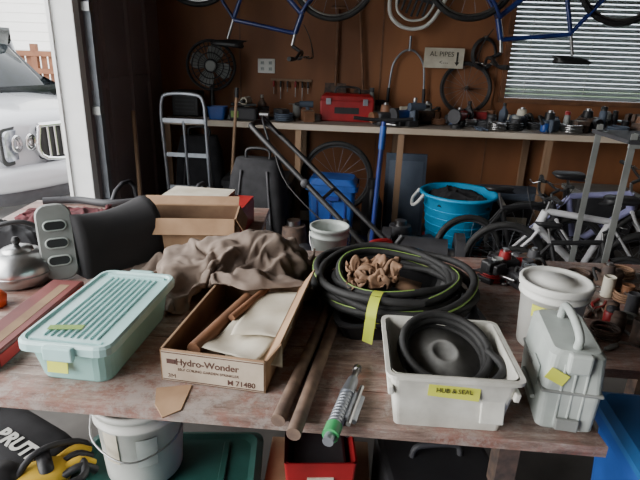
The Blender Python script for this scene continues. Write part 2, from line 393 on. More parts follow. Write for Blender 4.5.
bike('bicycle.003',Tr((2.02,3.08,0))@RM(0,0,172)@RM(-6,0,0),.80,M_silverp,M_silverp,True,rim=M_dgrey)
bike('bicycle.004',Tr((1.48,3.62,0))@RM(0,0,-4)@RM(6,0,0),.84,M_purple,M_silverp,True,rim=M_dgrey)
bike('bicycle.005',Tr((1.22,2.95,0))@RM(0,0,-10)@RM(-14,0,0),.62,M_black,M_red,True,rim=M_dgrey)
b=B()
for x,y in ((-.95,4.32),(.06,4.27),(2.14,4.15),(1.1,4.2)): b.tube(crom([(x,y,2.6),(x,y,2.5),(x+.03,y,2.42),(x+.06,y,2.46)],4),.006,M_steel)
b.done('bike_hooks')
b=B(); wheel(b,(0,0,0),.22,.014,rim=M_dgrey); b.done('bicycle_wheel',BW(1.2,1.24,.07),WD,rot=(-10,0,-3))
b=B(); wheel(b,(0,0,.3),.3,.02,rim=M_dgrey); b.done('bicycle_wheel.001',(.12,4.22,.22),-3)

# ---------------------------------------------------------------- back workbench
M_bench=mat('bench_top',(.34,.29,.24),(.2,.165,.14),rough=.7,scale=5,stretch=(.3,1,1))
b=B()
b.box(BW(.9,.94,.31),(4.3,.60,.03),M_bench,rot=(0,0,WD))
b.box(BW(.9,.935,.628),(4.3,.016,.045),M_woodx,rot=(0,0,WD))
for x in (-1.22,-.17,.64,1.78,2.9):
    b.box(BW(x,.46,.59),(.045,.05,.92),M_wood,rot=(0,0,WD)); b.box(BW(x,.46,.06),(.045,.05,.92),M_wood,rot=(0,0,WD))
b.box(BW(.9,.88,.05),(4.3,.04,.08),M_wood,rot=(0,0,WD))
b.done('workbench')
def addtool(b,k,x,y,z,a,rg,pal,s=1.0):
    old=b.M; b.M=old@Tr((x,y,z))@RM(0,0,a)@Matrix.Scale(s,4); m=rg.choice(pal); m2=rg.choice(pal)
    if k=='can':
        h=rg.uniform(.08,.14); b.lathe([(0,0),(.035,0),(.037,.003),(.035,.006),(.035,h-.006),(.037,h-.003),(.033,h),(.031,h-.004),(0,h-.004)],m,seg=18)
    elif k=='spray':
        b.lathe([(0,0),(.03,0),(.03,.15),(.022,.165),(.012,.17),(.012,.19),(0,.19)],m,seg=16); b.lathe([(.026,.165),(.026,.195),(0,.2)],m2,seg=16)
    elif k=='jar':
        b.lathe([(0,0),(.036,0),(.038,.01),(.038,.07),(.03,.08),(0,.08)],m,seg=16); b.lathe([(.032,.078),(.032,.098),(0,.1)],m2,seg=16)
    elif k=='carton': b.box((0,0,.05),(rg.uniform(.1,.2),rg.uniform(.07,.12),.1),m,bev=.003); b.box((0,0,.1005),(.02,.11,.001),M_paper)
    elif k=='tape': b.lathe([(.025,0),(.055,0),(.055,.03),(.025,.03),(.025,0)],m,seg=24,smooth=False)
    elif k=='screwdriver':
        b.lathe([(0,0),(.012,.005),(.014,.04),(.011,.08),(.013,.09),(.006,.1)],m,c=(0,0,.014),rot=(0,90,0),seg=12); b.cyl((.1,0,.014),(.22,0,.01),.003,M_steel,seg=8)
    elif k=='hammer':
        b.cyl((-.14,0,.015),(.12,0,.02),.012,M_handle,.009,10); b.cyl((.12,-.05,.02),(.12,.02,.02),.014,M_steel,seg=12); b.box((.12,.045,.02),(.03,.06,.012),M_steel,bev=.003)
    elif k=='wrench':
        b.box((0,0,.006),(.16,.018,.008),M_steel,bev=.002); b.lathe([(.008,0),(.018,0),(.018,.012),(.008,.012),(.008,0)],M_steel,c=(.09,0,0),seg=12)
        b.poly([(0,-.012),(-.03,-.022),(-.035,-.008),(-.018,0),(-.035,.008),(-.03,.022),(0,.012)],.010,M_steel,(-.075,0,0))
    elif k=='drill':
        b.cyl((-.08,0,.16),(.06,0,.16),.032,m,seg=16); b.cyl((.06,0,.16),(.11,0,.16),.02,M_black,.012); b.cyl((.11,0,.16),(.17,0,.16),.003,M_steel)
        b.box((-.03,0,.09),(.04,.035,.13),m,rot=(0,12,0),bev=.01); b.box((-.04,0,.025),(.1,.06,.05),M_black,bev=.008)
    elif k=='pliers':
        for sg in (-1,1): b.tube(crom([(.06,0,.01),(.02,sg*.006,.01),(-.04,sg*.028,.01),(-.12,sg*.02,.01)],4),[.006]*5+[.009]*8,m)
        b.box((.075,0,.01),(.05,.02,.012),M_steel,bev=.003)
    elif k=='vise':
        b.box((0,0,.02),(.12,.10,.04),m,bev=.01); b.box((0,0,.09),(.09,.06,.1),m,bev=.012); b.box((.08,0,.11),(.03,.11,.06),m,bev=.008); b.box((.03,0,.11),(.03,.11,.06),m,bev=.008); b.cyl((.09,0,.07),(.19,0,.07),.012,M_steel); b.cyl((.18,-.06,.07),(.18,.06,.07),.006,M_steel)
    elif k=='coil':
        for i in range(4): b.ring((0,0,.012+i*.014),.07-.004*(i%2),.007,m,seg=24,s2=6)
    elif k=='grinder':
        b.cyl((-.07,0,.09),(.07,0,.09),.045,m,seg=18)
        for sg in (-1,1): b.cyl((sg*.09,0,.09),(sg*.115,0,.09),.065,M_dgrey,seg=24); b.cyl((sg*.07,0,.09),(sg*.09,0,.09),.02,M_steel)
        b.box((0,0,.025),(.12,.1,.05),M_black,bev=.006)
    elif k=='bottle':
        b.loft([(.07,.045,0,.015),(.075,.05,.01,.015),(.075,.05,.13,.015),(.03,.03,.165,.012),(.025,.025,.18,.01)],m,smooth=True); b.cyl((0,0,.18),(0,0,.205),.016,m2,seg=12)
    elif k=='engine':
        b.box((0,0,.05),(.14,.12,.10),m,bev=.02); b.cyl((-.02,0,.09),(-.02,0,.15),.045,m2,.035,18); b.cyl((-.02,0,.15),(-.02,0,.165),.02,M_steel)
        b.cyl((.07,0,.06),(.11,0,.06),.04,m2,seg=18); b.tube(crom([(-.05,.03,.1),(-.1,.05,.12),(-.12,.0,.06)],4),.01,M_rubber)
    b.M=old
KALL=['can','spray','jar','carton','tape','screwdriver','hammer','wrench','drill','pliers','vise','coil','grinder','bottle','engine']
PDK=[M_black,M_dgrey,M_rust,M_grey,M_dgrey,M_black,M_black,M_handle,M_bluegrey]
PMX=PDK+PDK+PDK+[M_red,M_blue,M_lgrey,M_steel,M_paper]
def bgroup(name,x0,x1,n,seed,kinds,pal,s=1.0,offs=(.14,.5)):
    rg=random.Random(seed); b=B(); dx=(x1-x0)/n
    for i in range(n):
        x=x0+dx*(i+.5)+rg.uniform(-.3,.3)*dx; p=BW(x,.956,rg.uniform(*offs))
        addtool(b,kinds[i%len(kinds)] if rg.random()<.6 else rg.choice(KALL),p.x,p.y,p.z,rg.uniform(-180,180),rg,pal,s*rg.uniform(.8,1.1))
    b.done(name)
bgroup('assorted_workshop_tools',-.75,-.05,18,1,['hammer','can','pliers','drill','carton','coil'],PMX,1.0)
bgroup('assorted_workshop_tools.001',.47,1.15,22,2,['engine','coil','can','hammer','jar','drill','pliers'],PMX,1.0)
bgroup('assorted_workshop_tools.002',1.15,2.0,30,3,['jar','coil','engine','pliers','wrench','carton','coil'],PMX,1.0)
bgroup('assorted_workshop_tools.003',2.0,2.85,28,4,['hammer','carton','can','tape','coil','engine'],PMX,1.0)
bgroup('paint_cans',.38,.5,3,5,['can'],[M_grey,M_dgrey],1.2,(.12,.2))
b=B(); b.box((0,0,.05),(.22,.12,.10),M_dgrey,bev=.02); b.box((-.06,-.065,.05),(.06,.012,.05),M_lime); b.cyl((-.1,0,.12),(.1,0,.12),.012,M_black); b.cyl((.13,0,.05),(.2,0,.05),.03,M_steel); b.done('electric_drill_case',BW(-.62,.956,.52),WD)
b=B(); b.loft([(.12,.1,0,.02),(.15,.12,.10,.02)],M_blue,cap1=False); b.loft([(.11,.09,.004,.02),(.14,.11,.10,.02)],M_blue,cap1=False); b.box((0,0,.05),(.1,.08,.05),M_dgrey); b.done('blue_parts_bin',BW(-.83,.956,.53),WD)
b=B(); b.box((0,0,.085),(.44,.2,.17),M_red,bev=.012); b.loft([(.44,.20,.17,.01),(.42,.18,.20,.01),(.36,.10,.22,.01)],M_red)
b.tube(crom([(-.1,0,.22),(-.09,0,.26),(0,0,.27),(.09,0,.26),(.1,0,.22)],4),.009,M_black)
for x in (-.15,.15): b.box((x,-.105,.16),(.04,.01,.05),M_alu,bev=.002)
b.box((0,-.102,.09),(.2,.004,.05),M_black); b.done('red_toolbox',BW(.2,.956,.28),WD)
b=B(); b.lathe([(0,0),(.13,0),(.13,.015),(.03,.04),(.02,.05)],M_black); b.cyl((0,0,.04),(0,0,.28),.016,M_black); b.cyl((0,.1,.4),(0,-.01,.4),.05,M_black,.04)
for R,y in ((.19,-.02),(.19,.02),(.15,-.05),(.10,-.065),(.05,-.07)): b.ring((0,y,.4),R,.005,M_black,(90,0,0),36,5)
b.ring((0,0,.4),.192,.012,M_dgrey,(90,0,0),36,6)
for i in range(30):
    a=2*math.pi*i/30; ca,sa=math.cos(a),math.sin(a)
    b.tube([(.04*ca,-.07,.4+.04*sa),(.15*ca,-.05,.4+.15*sa),(.19*ca,-.0,.4+.19*sa),(.12*ca,.05,.4+.12*sa)],.0022,M_dgrey,4)
for i in range(4):
    old=b.M; b.M=old@Tr((0,-.02,.4))@RM(0,90*i+20,0); b.loft([(.05,.006,.02,.002),(.13,.008,.08,.003),(.14,.008,.13,.003),(.08,.006,.165,.002)],M_grey,rot=(0,0,28)); b.M=old
b.cyl((0,-.05,.4),(0,-.085,.4),.04,M_grey); b.done('electric_fan',BW(-.93,.956,.3),8)
b=B(); b.box((0,0,.1),(.22,.2,.2),M_black,bev=.01)
for i in range(5): b.box((0,-.102,.04+i*.03),(.16,.004,.012),M_dgrey)
b.done('shop_radio',BW(-1.12,.956,.35),WD)

# ---------------------------------------------------------------- floor stuff
b=B()
for x in (-.16,.16):
    b.tube([(x,.10,.06),(x,0,1.0)],.013,M_alu); b.cyl((x*1.15,.06,.11),(x*1.4,.06,.11),.11,M_rubber,seg=24); b.cyl((x*1.13,.06,.11),(x*1.42,.06,.11),.05,M_white,seg=16)
b.tube(crom([(-.16,0,1.0),(-.15,0,1.13),(-.10,0,1.18),(.10,0,1.18),(.15,0,1.13),(.16,0,1.0)],5),.013,M_alu)
for z,y in ((.25,.085),(.5,.055),(.75,.03),(1.0,0)): b.box((0,y,z),(.32,.012,.03),M_alu)
b.cyl((0,.08,.15),(0,0,1.0),.010,M_alu); b.box((0,-.03,.04),(.4,.22,.008),M_alu); b.cyl((-.24,.06,.11),(.24,.06,.11),.008,M_steel)
b.done('hand_truck',(-1.0,3.75,0),-4)
def bag(name,loc,w,d,h,rz,m=M_blackcloth,txt='ELITE'):
    b=B(); b.loft([(w*.9,d*.85,0,.05),(w,d,.03,.06),(w*.98,d,h*.5,.07),(w*.86,d*.85,h*.85,.07),(w*.7,d*.6,h,.06)],m,smooth=True)
    b.loft([(w*.7,.02,0,.008),(w*.7,.05,.02,.02),(w*.65,.05,h*.35,.02),(w*.6,.02,h*.4,.008)],m,c=(0,-d*.5,.08),smooth=True)
    b.tube(crom([(-.08,0,h*.98),(-.07,0,h+.06),(.07,0,h+.06),(.08,0,h*.98)],5),.010,M_black)
    for x in (-w*.3,w*.3): b.tube([(x,-d*.52,.06),(x*.95,-d*.54,h*.5),(x*.7,-d*.4,h*.92)],.009,M_dgrey)
    b.text(txt,.05,M_grey,(0.02,-d*.5-.032,.26),(90,0,0)); b.done(name,loc,rz)
bag('mower_grass_bag',(-.44,3.50,0),.42,.26,.80,-8)
bag('black_travel_bag',(-.98,4.12,0),.40,.25,.84,4,txt='')
b=B(); b.loft([(.5,.3,0,.03),(.52,.32,.50,.03)],M_dgrey); b.loft([(.55,.35,.50,.03),(.55,.35,.54,.03),(.48,.28,.57,.03)],M_black); b.box((0,-.163,.28),(.2,.004,.12),M_paper); b.done('storage_tote.003',(-.5,4.05,0),-3)
b=B(); b.box((0,0,.25),(.42,.4,.36),M_dgrey,bev=.03); b.box((0,0,.5),(.34,.28,.14),M_black,bev=.03)
for x in (-.24,.24):
    b.tube(crom([(x,-.22,.02),(x,-.22,.6),(x,.22,.6),(x,.22,.02)],4),.014,M_dgrey)
b.cyl((-.24,-.22,.3),(.24,-.22,.3),.012,M_dgrey); b.cyl((-.24,-.22,.58),(.24,-.22,.58),.012,M_dgrey); b.done('portable_generator',(-1.02,3.2,0),2)
b=B(); b.cyl((0,0,0),(-.12,.35,1.05),.014,M_wood); b.box((0,0,.02),(.3,.05,.04),M_handle)
for i in range(14): b.box((-.13+i*.02,0,.02),(.006,.05,.05),M_rust)
b.done('push_broom',(-1.25,3.45,0.0))
b=B(); b.cyl((0,0,0),(.06,.2,1.15),.012,M_wood); b.cyl((.06,.2,1.15),(.063,.212,1.22),.015,M_black); b.done('wooden_pole',(-.72,3.8,0))
b=B()
b.tube(crom([(.30,2.78,.42),(-.05,2.98,.72),(-.40,3.17,1.02),(-.44,3.25,1.06),(-.40,3.42,1.05),(-.32,3.44,1.0),(.05,3.24,.70),(.42,3.02,.40)],6),.017,M_black)
b.tube(crom([(-.33,3.14,.98),(-.38,3.3,1.10),(-.28,3.42,.97)],6),.008,M_black)
b.cyl((.0,2.94,.68),(.08,3.22,.68),.010,M_black)
for p in ((-.1,3.0,.76),(.14,2.88,.56)): b.sph(p,(.028,.02,.028),M_dgrey)
b.tube(crom([(-.3,3.12,.95),(-.2,2.98,.75),(.1,2.86,.5),(.36,2.85,.35)],5),.004,M_rubber,6)
b.loft([(.50,.46,.12,.16),(.52,.48,.2,.17),(.42,.4,.26,.15),(.3,.3,.28,.1)],M_red,c=(.52,2.82,0),rot=(0,0,-30))
b.lathe([(.12,.28),(.13,.36),(.11,.41),(.04,.44),(0,.44)],M_black,c=(.52,2.82,0))
for dx,dy in ((-.14,-.24),(.16,-.24),(-.02,.28),(.28,.14)):
    b.cyl((.5+dx-.02,2.82+dy-.02,.10),(.5+dx+.02,2.82+dy+.02,.10),.10,M_rubber,seg=24)
b.done('push_lawn_mower')
b=B(); b.cyl((0,0,.12),(.03,0,1.08),.017,M_bluedk); b.cyl((.025,0,.9),(.03,0,1.05),.022,M_blue); b.tube(crom([(-.17,0,1.10),(-.05,0,1.09),(.1,0,1.09),(.22,0,1.10)],4),.012,M_black)
b.box((0,.3,.09),(.11,.5,.02),M_bluedk,bev=.006); b.cyl((-.015,0,.06),(.015,0,.06),.06,M_rubber); b.cyl((-.015,.6,.06),(.015,.6,.06),.06,M_rubber)
b.tube([(0,0,.2),(0,.06,.1)],.018,M_bluedk); b.done('kick_scooter',(.36,3.45,0),4)
b=B(); b.loft([(.28,.22,0,.03),(.33,.26,.60,.03)],M_blue,cap1=False); b.loft([(.26,.2,.01,.03),(.31,.24,.60,.03)],M_blue,cap1=False)
b.loft([(.37,.29,.58,.03),(.37,.29,.62,.03)],M_blue,cap0=False,cap1=False); b.loft([(.35,.27,.62,.03),(.30,.22,.66,.05)],M_blue); b.box((0,-.145,.53),(.12,.02,.03),M_bluedk,bev=.005)
for x in (-.1,0,.1): b.box((x,-.128,.3),(.012,.02,.42),M_bluedk,rot=(-1.8,0,0))
b.done('blue_waste_bin',(.08,3.66,0),-6)
def bucket(name,loc,r,h,m=M_white,lid=None,label=None,rz=0,bail=True):
    b=B(); b.lathe([(0,0),(r*.86,0),(r*.88,.006),(r*.98,h*.8),(r*1.05,h*.8),(r*1.05,h*.83),(r,h*.84),(r*1.0,h*.93),(r*1.06,h*.93),(r*1.06,h),(r*.97,h),(r*.93,h*.9),(r*.84,.01),(0,.01)],m,seg=40)
    if lid: b.lathe([(r*1.09,h*.93),(r*1.1,h*1.0),(r*1.08,h*1.02),(r*.98,h*1.02),(r*.94,h*.99),(r*.55,h*1.0),(r*.5,h*1.03),(0,h*1.03)],lid,seg=40)
    if bail: b.tube(crom([(-r*1.06,0,h*.86),(-r*.9,-r*.7,h*.62),(0,-r*1.16,h*.5),(r*.9,-r*.7,h*.62),(r*1.06,0,h*.86)],6),.003,M_steel,6)
    if label:
        for a,z,w,hh,mm in label:
            old=b.M; b.M=old@RM(0,0,a); n=8; vs=[];fs=[]
            for i in range(n+1):
                t=(i/n-.5)*w/r; rl=r*(.88+.1*z/(h*.8))+.0035; rh=r*(.88+.1*(z+hh)/(h*.8))+.0035
                vs+=[(rl*math.sin(t),-rl*math.cos(t),z),(rh*math.sin(t),-rh*math.cos(t),z+hh)]
            for i in range(n): fs.append((2*i,2*i+2,2*i+3,2*i+1))
            b.add(vs,fs,mm,True); b.M=old
    return b.done(name,loc,rz)
b=B(); b.box((0,0,.18),(.28,.28,.36),M_card,bev=.004); b.box((0,-.142,.2),(.26,.004,.05),M_paper); b.done('cardboard_carton',(.04,2.62,0),5)
bucket('white_pail',(.05,2.62,.361),.10,.27,M_lgrey)
b=B(); b.loft([(.16,.12,0,.03),(.18,.13,.03,.03),(.18,.13,.26,.03),(.12,.1,.30,.03)],M_red,smooth=False); b.tube(crom([(-.06,0,.29),(-.05,0,.34),(.05,0,.34),(.06,0,.29)],4),.012,M_red); b.cyl((.06,0,.28),(.12,0,.36),.014,M_black); b.done('fuel_can',(.30,2.42,.281),20)
b=B(); b.box((0,0,.14),(.20,.24,.28),M_dgrey,bev=.01); b.box((0,-.122,.2),(.1,.004,.05),M_paper); b.done('storage_box',(.31,2.42,0),0)
b=B(); b.box((0,0,.06),(.42,.34,.12),M_red,bev=.01)
for x in (-.15,-.05,.05,.15): b.box((x,-.171,.06),(.06,.006,.05),M_maroon)
b.done('red_plastic_crate',(1.05,3.92,0),-3)
b=B(); b.lathe([(0,0),(.20,0),(.21,.01),(.26,.38),(.29,.39),(.295,.405),(.28,.415),(.262,.405),(.205,.03),(0,.02)],M_cyan,seg=48)
for sg in (-1,1): b.tube(crom([(sg*.28,-.09,.40),(sg*.33,-.08,.33),(sg*.345,0,.30),(sg*.33,.08,.33),(sg*.28,.09,.40)],5),.013,M_white)
for i in range(5): b.ring((0,0,.06+i*.06),.218+.0080*i,.004,M_cyan,seg=48,s2=5)
b.done('rope_handle_tub',(1.04,3.84,.122))
heap('black_rain_jacket',(1.04,3.84,.45),.44,.44,.10,M_blackcloth,3.3)
b=B(); b.box((0,0,.36),(.34,.03,.72),M_bluegrey,rot=(-6,0,0),bev=.004); b.box((0,-.02,.36),(.28,.006,.6),mat('panel_face',(.11,.14,.19),rough=.6),rot=(-6,0,0)); b.done('leaning_metal_panel',(.70,4.3,0),-3)
for i,(x,y,w,h,m,mm) in enumerate(((-.17,4.42,.4,.35,M_dgrey,M_black),(1.62,4.32,.5,.4,M_dgrey,M_bluegrey),(2.35,4.28,.5,.45,M_dgrey,M_grey))):
    b=B(); b.loft([(w*.92,.3,0,.02),(w,.34,h,.02)],m); b.loft([(w+.03,.37,h,.02),(w+.03,.37,h+.03,.02),(w-.04,.3,h+.045,.02)],mm); b.box((0,-.175,h*.5),(w*.4,.004,h*.25),M_paper); b.done('storage_tote' if i==0 else 'storage_tote.%03d'%i,(x,y,0),-3)
rg=random.Random(31); b=B()
for x,y,k,s in ((-.14,3.42,'engine',2.4),(.62,3.62,'engine',2.2),(.70,3.35,'grinder',2.4),(-.12,3.08,'vise',2.2),(.55,3.25,'can',2.4),(.42,4.15,'bottle',2.6)):
    addtool(b,k,x,y,0,rg.uniform(0,180),rg,[M_black,M_dgrey,M_bluegrey,M_rust],s)
b.done('assorted_garage_equipment')
b=B()
for x,y in ((1.56,2.65),(1.56,3.0),(2.7,2.65),(2.7,3.0)):
    b.box((x,y,.58),(.035,.004,1.16),M_grey); b.box((x+(.016 if x<2 else -.016),y+.016,.58),(.004,.035,1.16),M_grey)
for z in (.25,1.12): b.box((2.13,2.82,z),(1.2,.4,.02),M_dgrey); b.box((2.13,2.63,z-.01),(1.2,.012,.04),M_grey)
b.done('metal_shelving_unit')

# ---------------------------------------------------------------- car outside
b=B()
def sect(x,w,zb,zt,cr):
    return [(x,-w*.93,zb),(x,-w,zb+.18),(x,-w,zb+(zt-zb)*.62),(x,-w*.95,zt-.07),(x,-w*.82,zt),(x,-w*.4,zt+cr),(x,0,zt+cr*1.25),(x,w*.4,zt+cr),(x,w*.82,zt),(x,w*.95,zt-.07),(x,w,zb+(zt-zb)*.62),(x,w,zb+.18),(x,w*.93,zb)]
def skinsec(b,S,m,cap=True):
    vs=[p for s_ in S for p in s_]; k=len(S[0]); fs=[]
    for i in range(len(S)-1):
        for a in range(k-1): fs.append((i*k+a,i*k+a+1,(i+1)*k+a+1,(i+1)*k+a))
        fs.append((i*k+k-1,i*k,(i+1)*k,(i+1)*k+k-1))
    if cap: fs.append(list(range(k))); fs.append(list(range((len(S)-1)*k,len(S)*k)))
    b.add(vs,fs,m,True)
skinsec(b,[sect(.02,.70,.36,.93,.01),sect(-.06,.84,.33,.98,.02),sect(-.25,.90,.3,1.0,.035),sect(-.7,.93,.3,1.03,.05),sect(-1.25,.93,.3,1.06,.05),sect(-2.4,.93,.3,1.08,.03),sect(-4.2,.92,.3,1.08,.03),sect(-4.55,.86,.35,1.0,.02)],M_carw)
skinsec(b,[sect(-1.2,.82,1.0,1.1,.0),sect(-1.85,.74,1.0,1.66,.03),sect(-2.6,.76,1.0,1.74,.03),sect(-3.9,.76,1.0,1.72,.03),sect(-4.4,.72,1.0,1.15,.02)],M_glass)
skinsec(b,[sect(-1.8,.70,1.62,1.68,.03),sect(-2.6,.74,1.66,1.77,.03),sect(-3.95,.74,1.64,1.75,.03)],M_carw)
for x in (-1.95,-2.9,-3.9):
    for sg in (-1,1): b.tube([(x+.1,sg*.86,1.08),(x,sg*.77,1.66)],.03,M_carw)
b.tube(crom([(-.5,-.95,.47),(-.12,-.93,.47),(.04,-.72,.47),(.10,0,.47),(.04,.72,.47),(-.12,.93,.47),(-.5,.95,.47)],6),.12,M_carw,12)
b.tube(crom([(-.45,-.93,.33),(-.1,-.90,.33),(.04,-.7,.32),(.09,0,.32),(.04,.7,.32),(-.1,.90,.33),(-.45,.93,.33)],6),.09,M_dgrey,10)
b.box((.04,0,.77),(.08,.90,.31),M_black,bev=.03)
b.tube(crom([(.085,-.45,.93),(.085,-.41,.63),(.085,.41,.63),(.085,.45,.93)],6),.022,M_chrome); b.cyl((.085,-.46,.935),(.085,.46,.935),.024,M_chrome)
for i in range(11): y=-.37+i*.074; b.cyl((.09,y,.64),(.088,y,.93),.013,M_chrome,seg=8)
b.box((.10,0,.78),(.02,.14,.1),M_chrome,bev=.01)
for sg in (-1,1):
    b.loft([(.36,.27,0,.05),(.42,.33,.05,.07),(.42,.33,.058,.07)],M_black,c=(-.05,sg*.67,.77),rot=(90,0,90+sg*-24))
    b.loft([(.36,.28,.05,.06),(.34,.26,.075,.06)],M_lens,c=(-.05,sg*.67,.775),rot=(90,0,90+sg*-24))
    b.loft([(.12,.24,.055,.04),(.11,.22,.084,.04)],M_amber,c=(-.11,sg*.80,.77),rot=(90,0,90+sg*-24))
    for dy in (-.05,.08): b.lathe([(.0,.0),(.04,.01),(.065,.045),(.075,.045),(.08,.035)],M_chrome,c=(.03-.05*(dy+.05),sg*(.60+dy),.79),rot=(0,90,sg*-24),seg=20)
    b.lathe([(0,.03),(.05,.02),(.06,0)],M_lens,c=(.12,sg*.6,.45),rot=(0,90,0),seg=18)
    for x in (-.92,-3.65):
        b.lathe([(.0,.1),(.08,.1),(.10,.11),(.20,.09),(.22,.12),(.35,.12),(.37,.08),(.37,-.1),(.2,-.1)],M_rubber,c=(x,sg*.84,.36),rot=(-90*sg,0,0),seg=36)
        b.lathe([(0,.13),(.05,.13),(.06,.11),(.2,.10),(.22,.125)],M_alu,c=(x,sg*.84,.36),rot=(-90*sg,0,0),seg=30)
        b.tube(crom([(x+.42,sg*.93,.33),(x+.38,sg*.94,.6),(x+.2,sg*.94,.76),(x,sg*.94,.80),(x-.2,sg*.94,.76),(x-.38,sg*.94,.6),(x-.42,sg*.93,.33)],5),.035,M_dgrey,8)
    b.box((-1.7,sg*1.0,1.12),(.12,.18,.14),M_carw,bev=.03)
b.box((.22,0,.47),(.01,.32,.14),M_white,bev=.005)
b.done('suv_car',(-2.50,5.26,-.165),-26)
b=B()
M_fence=mat('fence_wood',(.26,.11,.055),(.16,.065,.035),rough=.8,scale=4)
for i in range(36): b.box((-8.2+i*.13,9.6,.62),(.10,.02,1.3),M_fence)
for z in (.3,1.0,1.29): b.box((-5.95,9.57,z),(4.6,.05,.09),M_fence)
for x in (-8.2,-6.6,-5.1,-3.7): b.box((x,9.6,.7),(.1,.1,1.5),M_fence)
b.done('wooden_fence')
b=B(); M_side=mat('white_siding',(.88,.87,.84),(.82,.81,.78),rough=.6,scale=1)
for i in range(26): b.box((-9,13,.2+i*.2),(11,.05,.205),M_side,rot=(-4,0,0))
b.box((-9,13.3,2.6),(11,.5,5.2),M_side)
b.box((-8.3,12.93,1.9),(1.2,.08,1.0),M_white,bev=.01); b.box((-8.3,12.88,1.9),(1.0,.04,.85),M_glass); b.box((-8.3,12.86,1.9),(.05,.04,.85),M_white)
b.add([(-14.8,12.4,5.2),(-3.2,12.4,5.2),(-3.2,15.5,7),(-14.8,15.5,7)],[(0,1,2,3)],M_dgrey); b.done('neighbour_house')

# ---------------------------------------------------------------- foreground table
def table_mat():
    m=bpy.data.materials.new('weathered_table_wood'); m.use_nodes=True; nt=m.node_tree; N=nt.nodes; L=nt.links; p=N['Principled BSDF']
    tc=N.new('ShaderNodeTexCoord'); mp=N.new('ShaderNodeMapping'); mp.inputs['Scale'].default_value=(.8,4.5,4.5); mp.inputs['Rotation'].default_value=(0,0,rad(-3)); L.new(tc.outputs['Object'],mp.inputs['Vector'])
    def nz(scale,det,rough,vec):
        n=N.new('ShaderNodeTexNoise'); n.inputs['Scale'].default_value=scale; n.inputs['Detail'].default_value=det; n.inputs['Roughness'].default_value=rough; L.new(vec,n.inputs['Vector']); return n
    def ramp(src,stops):
        r=N.new('ShaderNodeValToRGB'); e=r.color_ramp.elements
        e[0].position=stops[0][0]; e[0].color=(*stops[0][1],1); e[1].position=stops[-1][0]; e[1].color=(*stops[-1][1],1)
        for po,c in stops[1:-1]: x=e.new(po); x.color=(*c,1)
        L.new(src,r.inputs['Fac']); return r
    n1=nz(9,10,.8,mp.outputs['Vector'])
    r1=ramp(n1.outputs['Fac'],[(.34,(.06,.04,.035)),(.46,(.19,.13,.108)),(.55,(.29,.21,.18)),(.66,(.47,.41,.37))])
    n2=nz(6,9,.8,tc.outputs['Object']); r2=ramp(n2.outputs['Fac'],[(.48,(0,0,0)),(.57,(1,1,1))])
    mx=N.new('ShaderNodeMix'); mx.data_type='RGBA'; mx.inputs[7].default_value=(.27,.095,.068,1)
    ml=N.new('ShaderNodeMath'); ml.operation='MULTIPLY'; ml.inputs[1].default_value=.5; L.new(r2.outputs['Color'],ml.inputs[0]); L.new(ml.outputs[0],mx.inputs[0])
    L.new(r1.outputs['Color'],mx.inputs[6])
    n3=nz(3.2,10,.85,tc.outputs['Object']); r3=ramp(n3.outputs['Fac'],[(.49,(0,0,0)),(.57,(1,1,1))])
    mx2=N.new('ShaderNodeMix'); mx2.data_type='RGBA'; mx2.inputs[7].default_value=(.36,.325,.30,1)
    ml2=N.new('ShaderNodeMath'); ml2.operation='MULTIPLY'; ml2.inputs[1].default_value=.7; L.new(r3.outputs['Color'],ml2.inputs[0]); L.new(ml2.outputs[0],mx2.inputs[0]); L.new(mx.outputs[2],mx2.inputs[6])
    L.new(mx2.outputs[2],p.inputs['Base Color']); p.inputs['Roughness'].default_value=.5
    bp=N.new('ShaderNodeBump'); bp.inputs['Strength'].default_value=.4; bp.inputs['Distance'].default_value=.004; L.new(n1.outputs['Fac'],bp.inputs['Height']); L.new(bp.outputs['Normal'],p.inputs['Normal'])
    return m
M_table=table_mat()
b=B()
def fe(x): return .912-.07*(x)
for i,(o0,o1) in enumerate(((0,.125),(.128,.30))):
    b.poly([(-1.42,fe(-1.42)+o0),(.61,fe(.61)+o0),(.61,fe(.61)+o1),(-1.42,fe(-1.42)+o1)],.026,M_table,(0,0,.724))
rest=[.303,.52,.74,.95]
for o0,o1 in zip(rest[:-1],rest[1:]):
    b.poly([(-1.42,fe(-1.42)+o0),(1.42,fe(1.42)+o0),(1.42,fe(1.42)+o1-.003),(-1.42,fe(-1.42)+o1-.003)],.026,M_table,(0,0,.724))
b.poly([(-1.42,fe(-1.42)+.95),(1.42,fe(1.42)+.95),(1.42,1.9),(-1.42,1.965)],.026,M_table,(0,0,.724))
b.poly([(-1.40,fe(-1.4)+.10),(.58,fe(.58)+.10),(.58,fe(.58)+.12),(-1.40,fe(-1.4)+.12)],.06,M_table,(0,0,.664))
for x,y in ((-1.35,1.12),(.57,1.24),(-1.35,1.85),(1.35,1.85),(1.35,1.2)): b.box((x,y,.362),(.06,.06,.723),M_rust)
b.done('wooden_work_table')
b=B(); b.box((-.84,2.24,.737),(1.16,.52,.026),M_table)
for x in (-1.38,-.3):
    for y in (2.02,2.46): b.box((x,y,.362),(.05,.05,.723),M_wood)
b.done('side_table')

